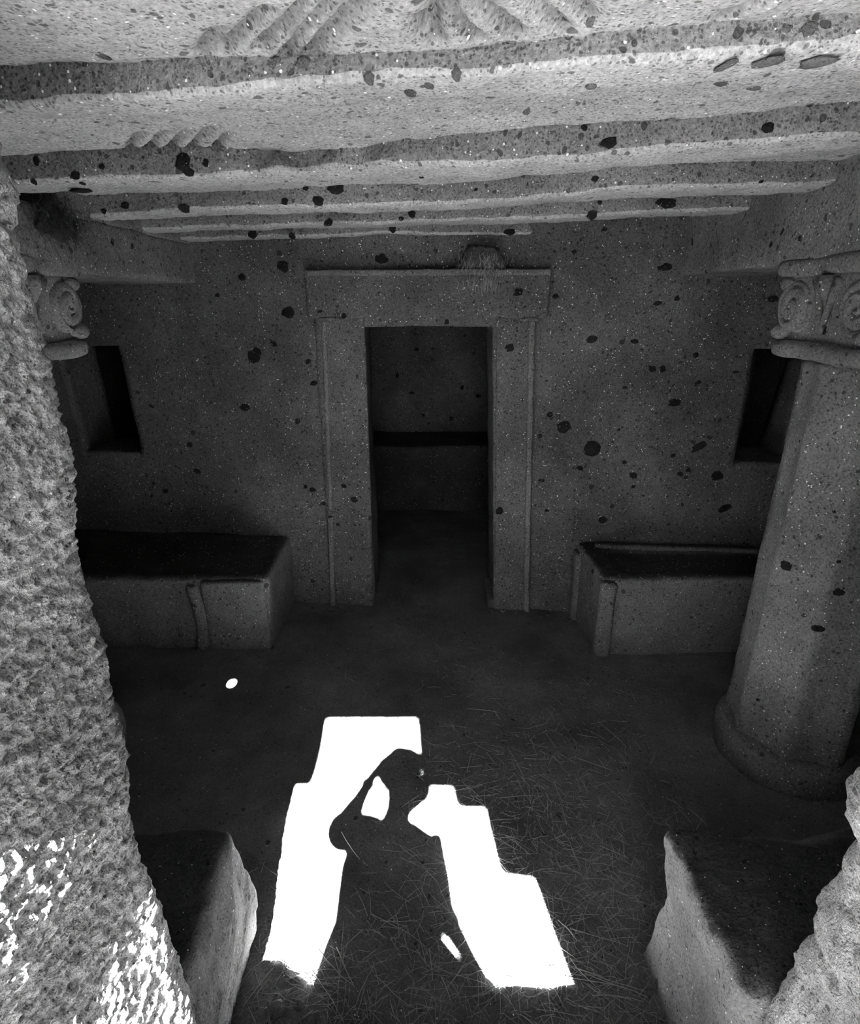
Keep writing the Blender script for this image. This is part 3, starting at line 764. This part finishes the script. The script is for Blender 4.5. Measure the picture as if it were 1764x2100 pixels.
inc = [(522, 728, 32, 36, -30), (560, 704, 20, 12, -40), (580, 547, 30, 26, -35), (592, 641, 28, 26, 0), (497, 569, 18, 16, 0), (502, 835, 26, 16, 0), (446, 606, 14, 10, 0), (611, 864, 12, 14, 0), (644, 786, 20, 12, 20),
       (627, 998, 10, 10, 0), (640, 1005, 18, 12, 0), (665, 1033, 14, 8, 0), (705, 997, 14, 10, -20), (726, 1025, 20, 14, -10), (403, 966, 22, 12, -20), (785, 531, 34, 22, -10), (705, 648, 14, 12, 0), (693, 1076, 10, 10, 0),
       (1046, 714, 20, 16, 20), (1063, 599, 22, 18, 0), (1025, 1047, 16, 18, 0), (916, 660, 12, 12, 0), (1155, 877, 38, 28, 0), (1214, 920, 44, 34, -15), (1433, 916, 36, 18, 30), (1384, 826, 28, 18, 0), (1472, 976, 30, 26, 10),
       (1488, 1042, 32, 16, 30), (1235, 1066, 24, 18, 0), (1365, 547, 34, 16, 0), (1583, 612, 28, 18, 0), (1216, 696, 26, 16, 0), (1303, 700, 20, 10, -10), (1338, 757, 20, 14, -20), (1359, 757, 14, 16, 20), (1427, 729, 14, 12, 0),
       (1510, 763, 18, 6, 0), (1300, 975, 18, 14, -30), (1412, 965, 12, 12, 0), (1396, 972, 14, 10, -30), (1280, 948, 14, 10, 0), (1283, 795, 14, 8, 0), (1121, 1047, 12, 8, 0), (1110, 985, 16, 8, -10), (1190, 960, 16, 10, -30), (1128, 850, 14, 12, 0),
       (1350, 622, 22, 10, 10), (1388, 612, 14, 14, 0), (1140, 607, 14, 10, 0), (376, 333, 30, 36, 0), (387, 353, 24, 16, 0), (422, 334, 12, 16, 0), (690, 387, 38, 20, -5), (653, 412, 24, 18, 0), (584, 413, 14, 14, 0), (852, 378, 20, 12, 0),
       (378, 427, 22, 16, 0), (257, 421, 18, 14, 0), (213, 433, 14, 10, 0), (519, 481, 20, 16, 0), (599, 483, 14, 12, 0), (806, 470, 16, 14, 0), (845, 439, 16, 14, 0), (674, 456, 22, 12, -30), (823, 448, 12, 8, 0), (1046, 476, 26, 12, 0),
       (1215, 441, 22, 16, 0), (1368, 417, 44, 18, 8), (1230, 415, 10, 8, 0), (1240, 470, 14, 10, 0), (1575, 262, 24, 20, -15), (1660, 60, 30, 30, 30), (1614, 59, 20, 14, 0), (1250, 293, 34, 20, 0), (1490, 132, 34, 20, 5), (1577, 123, 58, 18, 18), (1678, 124, 62, 18, 20),
       (1545, 181, 42, 10, 5), (1481, 173, 30, 10, 0), (1212, 48, 22, 22, -20), (936, 152, 20, 24, 0), (757, 160, 22, 24, 0), (622, 128, 30, 24, 0), (568, 122, 20, 12, 0), (210, 117, 28, 16, 0), (842, 190, 26, 12, 0), (880, 175, 22, 10, 0), (1213, 176, 24, 10, 0),
       (1008, 200, 24, 8, 0), (1082, 230, 18, 12, 0), (165, 388, 40, 12, 0), (245, 248, 22, 6, 0), (277, 251, 24, 6, 0), (197, 250, 16, 6, 0), (160, 490, 16, 26, 10), (230, 498, 10, 14, 10), (271, 505, 10, 16, 20), (75, 330, 14, 18, 20), (155, 360, 20, 16, 0), (70, 372, 14, 10, 0),
       (1420, 493, 8, 26, -80), (1605, 475, 10, 24, -80), (1640, 488, 14, 12, 0), (1582, 500, 14, 12, 0), (1690, 678, 22, 20, 0), (1720, 1215, 34, 16, -10), (1640, 905, 14, 8, 0), (1610, 1160, 30, 24, 0), (1680, 1290, 30, 18, -10), (1555, 1435, 8, 8, 0),
       (855, 716, 10, 8, 0), (815, 770, 8, 12, 0), (844, 806, 14, 6, 0), (980, 812, 14, 8, 0), (925, 858, 10, 10, 0), (948, 794, 8, 10, 0)]
for a in inc: embed(*a)
rr = random.Random(5)
for i in range(40):
    u = rr.uniform(60, 1740); v = rr.uniform(20, 1200); w = rr.uniform(7, 15); embed(u, v, w, w * rr.uniform(.5, .9), rr.uniform(-30, 30))

# ================================================================ THE PHOTOGRAPHER (behind the lens; his shadow lies in the sun patch)
M['skin'] = mat_plain('skin', 0.36, 0.6, .05)
M['shirt'] = mat_plain('dark_cloth', 0.10, 0.95, .2, 40, .3)
M['trousers'] = mat_plain('mid_cloth', 0.16, 0.95, .2, 40, .3)
M['hatm'] = mat_plain('hat_cloth', 0.28, 0.95, .1, 60, .3)
M['black'] = mat_plain('black_plastic', 0.03, 0.5)
TH = .315
def skin_obj(name, chains, m, parent):
    """chains: list of lists of (co, radius); the first point of a chain may be an index pair into an earlier chain"""
    bm = bmesh.new(); sl = bm.verts.layers.skin.verify(); idx = []
    for ch in chains:
        row = []
        for c in ch:
            if isinstance(c, tuple) and isinstance(c[0], int): row.append(idx[c[0]][c[1]]); continue
            v = bm.verts.new(Vector(c[0]) - parent.location); rr_ = c[1] if isinstance(c[1], tuple) else (c[1], c[1]); v[sl].radius = rr_
            row.append(v)
        for a, b in zip(row, row[1:]): bm.edges.new((a, b))
        idx.append(row)
    idx[0][0][sl].use_root = True
    me = bpy.data.meshes.new(name); bm.to_mesh(me); bm.free()
    o = bpy.data.objects.new(name, me); C.objects.link(o)
    sk = o.modifiers.new('skin', 'SKIN'); sk.use_smooth_shade = True; sk.branch_smoothing = .3
    sb = o.modifiers.new('sub', 'SUBSURF'); sb.levels = 2; sb.render_levels = 2
    bpy.context.view_layer.update()
    ev = o.evaluated_get(bpy.context.evaluated_depsgraph_get()); nm = bpy.data.meshes.new_from_object(ev)
    o.modifiers.clear(); o.data = nm; nm.materials.clear(); nm.materials.append(m); nm.name = name
    nm.polygons.foreach_set('use_smooth', [True] * len(nm.polygons))
    o.parent = parent; return o
per = empty('person', (-.05, -.2, TH)); tag(per, 'person in a cap on the threshold, left arm raised, known by the shadow', 'person')
HC = Vector((-.004, -.155, 1.925))
sh_l, el_l, wr_l = Vector((-.150, -.19, 1.715)), Vector((-.243, -.12, 1.668)), Vector((-.148, -.06, 1.855))
sh_r, el_r, wr_r = Vector((.095, -.19, 1.665)), Vector((.125, -.18, 1.43)), Vector((.195, -.13, 1.245))
hl = Vector((-.108, -.045, 1.915)); hr = Vector((.232, -.115, 1.175))
def fingers(base, dirs, r, arm):
    out = []
    for (o1, o2, o3) in dirs:
        out.append([arm, (base + Vector(o1), r), (base + Vector(o2), r * .95), (base + Vector(o3), r * .8)])
    return out
chains = [
    [((-.05, -.20, 1.17), .125), ((-.055, -.20, 1.32), (.125, .10)), ((-.055, -.195, 1.50), (.135, .10)), ((-.045, -.19, 1.66), (.10, .08)), ((-.035, -.18, 1.76), .050), ((-.02, -.165, 1.82), .054), (HC + Vector((0, .005, -.03)), (.070, .085)), (HC + Vector((0, -.01, .05)), (.074, .090)), (HC + Vector((0, -.01, .105)), (.045, .055))],
    [(0, 3), (sh_l, .052), ((sh_l + el_l) / 2, .047), (el_l, .040), ((el_l + wr_l) / 2, .036), (wr_l, .024), (hl, (.030, .016))],
    [(0, 3), (sh_r, .052), ((sh_r + el_r) / 2, .045), (el_r, .036), ((el_r + wr_r) / 2, .030), (wr_r, .022), (hr, (.030, .016))],
    [(0, 0), ((-.14, -.20, 1.08), .088), ((-.15, -.19, .78), .055), ((-.155, -.21, .42), .035), ((-.16, -.20, .36), .036), ((-.17, -.08, .335), .026)],
    [(0, 0), ((.05, -.20, 1.08), .088), ((.07, -.18, .78), .055), ((.085, -.21, .42), .035), ((.09, -.20, .36), .036), ((.10, -.08, .335), .026)],
]
fl = [((.008, .004, .034), (.030, .010, .040), (.052, .010, .036)), ((.014, .006, .020), (.036, .014, .022), (.058, .012, .018)), ((.014, .006, .004), (.036, .014, .004), (.056, .012, .002)),
      ((.012, .004, -.012), (.030, .012, -.014), (.046, .010, -.014)), ((.002, -.006, -.026), (.022, -.014, -.040), (.042, -.014, -.040))]
fr = [((-.018, .006, -.03), (-.020, .010, -.055), (-.022, .002, -.078)), ((-.006, .008, -.034), (-.006, .014, -.062), (-.008, .004, -.088)), ((.008, .008, -.034), (.010, .014, -.060), (.008, .004, -.084)),
      ((.020, .006, -.028), (.024, .010, -.050), (.022, .002, -.068)), ((-.026, .014, .002), (-.040, .024, -.020), (-.042, .022, -.040))]
chains += fingers(hl, fl, .0085, (1, 6)) + fingers(hr, fr, .0085, (2, 6))
body = skin_obj('body', chains, M['skin'], per)
def pc(name, V, F, m, par=None, off=None):
    off = off if off is not None else per.location
    return link(name, [Vector(v) - off for v in V], F, m, par or per)
def ell(cx, cy, rx, ry, z, n=32): return [Vector((cx + rx * math.cos(2 * math.pi * i / n), cy + ry * math.sin(2 * math.pi * i / n), z)) for i in range(n)]
rings = [ell((a + b) / 2, -.195, (b - a) / 2, ry, z) for z, a, b, ry in [(1.05, -.275, .185, .13), (1.15, -.285, .235, .135), (1.24, -.280, .205, .13), (1.29, -.27, .160, .125), (1.33, -.262, .125, .12), (1.41, -.236, .112, .115), (1.50, -.234, .146, .12), (1.60, -.232, .148, .115), (1.68, -.215, .128, .095), (1.73, -.15, .07, .075), (1.755, -.095, .03, .058), (1.78, -.088, .022, .055)]]
V, F = loft(rings)
tube([sh_l + Vector((.04, 0, -.01)), sh_l, (sh_l + el_l) / 2, el_l, el_l.lerp(wr_l, .25), el_l.lerp(wr_l, .55)], [.070, .074, .070, .050, .048, .034], 18, V, F)
loft([ell(-.236, -.12, .068 * math.cos(a * .1745) + .001, .062 * math.cos(a * .1745) + .001, 1.672 + .072 * math.sin(a * .1745), 16) for a in range(-9, 10, 2)], V, F)
tube([sh_r + Vector((-.05, 0, -.01)), sh_r, (sh_r + el_r) / 2, el_r, el_r.lerp(wr_r, .3)], [.060, .060, .050, .040, .036], 16, V, F)
pc('shirt', V, F, M['shirt'])
V, F = loft([ell(-.045, -.2, .20, .12, 1.13), ell(-.045, -.2, .195, .125, 1.22)])
for x in (-1, 1):
    cx = -.045 + x * .095
    tube([(cx, -.2, 1.16), (cx + x * .005, -.195, .95), (cx + x * .01, -.185, .78), (cx + x * .015, -.20, .55), (cx + x * .018, -.205, .37)], [.11, .092, .075, .065, .06], 18, V, F)
pc('trousers', V, F, M['trousers'])
for x in (-.162, .095):
    V, F = rbox(x - .045, x + .045, -.26, .01, TH - .003, TH + .085, .015, .035, lambda p: Vector((p.x, p.y, p.z if p.y < -.13 else TH + (p.z - TH) * (1 - .5 * min(1, (p.y + .13) / .13)))), ((20, .001),))
    pc('shoe', V, F, M['black'])
hc = HC + Vector((-.016, -.01, .07)); rings = []
for i in range(9):
    a = i / 8 * math.pi / 2; rings.append(ell(hc.x, hc.y, (.080 if i == 0 else .068 * math.cos(a) ** .6) + .001, (.10 if i == 0 else .092 * math.cos(a) ** .7) + .001, hc.z + .105 * math.sin(a)))
V, F = loft(rings)
def brim(rx, ry, dz): return [Vector((p.x, p.y, p.z + .22 * (p.x - hc.x))) for p in ell(hc.x, hc.y + .018, rx, ry, hc.z + dz)]
loft([brim(.082, .10, .012), brim(.100, .122, .006), brim(.098, .120, -.002), brim(.078, .09, 0)], V, F)
pc('cap', V, F, M['hatm'])
o = pebble('shadow_lump', (0, 0, 0), .056, M['black'], 4, 3, 1.0); o.parent = per; o.location = HC + Vector((.053, -.045, -.008)) - per.location; o.rotation_euler = (0, R(-60), 0); o.scale = (1.5, .8, .9)  # unseen lump added to fill out the shadow beside the head
for sx in (-1, 1):
    o = pebble('ear', (0, 0, 0), .02, M['skin'], 3, 2, .4); o.parent = per; o.location = HC + Vector((.076 * sx, -.01, -.005)) - per.location; o.rotation_euler = (0, R(90), 0); o.scale = (1.5, .9, 1)
    o = pebble('eye', (0, 0, 0), .012, M['black'], 0, 2, 1); o.parent = per; o.location = HC + Vector((.030 * sx, .083, .0)) - per.location
V, F = tube([HC + Vector((0, .082, .012)), HC + Vector((0, .097, -.015)), HC + Vector((0, .104, -.032)), HC + Vector((0, .086, -.042))], [.006, .009, .013, .007], 8); pc('nose', V, F, M['skin'])
V, F = tube([HC + Vector((-.024, .078, -.065)), HC + Vector((0, .086, -.063)), HC + Vector((.024, .078, -.065))], [.003, .007, .003], 8); pc('mouth', V, F, M['skin'])
V, F = tube([wr_l + (el_l - wr_l).normalized() * .012, wr_l + (el_l - wr_l).normalized() * .034], [.031, .031], 16); pc('wristwatch', V, F, M['black'])
# the camera in his hand
hcam = empty('handheld_camera', (0, -.03, 1.86)); tag(hcam, 'small dark camera held up to the eye by the standing person', 'camera')
V, F = rbox(-.058, .058, -.047, -.022, 1.862, 1.938, .008, .006, None, ((50, .0004),)); link('camera_body', [v - hcam.location for v in V], F, M['black'], hcam)
V, F = tube([(0, -.024, 1.90), (0, -.009, 1.90)], [.026, .025], 24); link('lens_barrel', [v - hcam.location for v in V], F, M['black'], hcam)
# strap and bag hanging at his right side
bag = empty('shoulder_bag', (.19, -.17, 1.05)); tag(bag, 'soft bag hanging on a strap at the right hip of the standing person', 'bag')
V, F = rbox(.14, .27, -.24, -.09, .86, 1.19, .02, .04, None, ((8, .008),)); link('bag_body', [v - bag.location for v in V], F, M['trousers'], bag)
V, F = tube([(.148, -.20, 1.42), (.172, -.19, 1.36), (.20, -.18, 1.27), (.225, -.17, 1.18)], .010, 8); link('bag_strap', [v - bag.location for v in V], F, M['black'], bag)
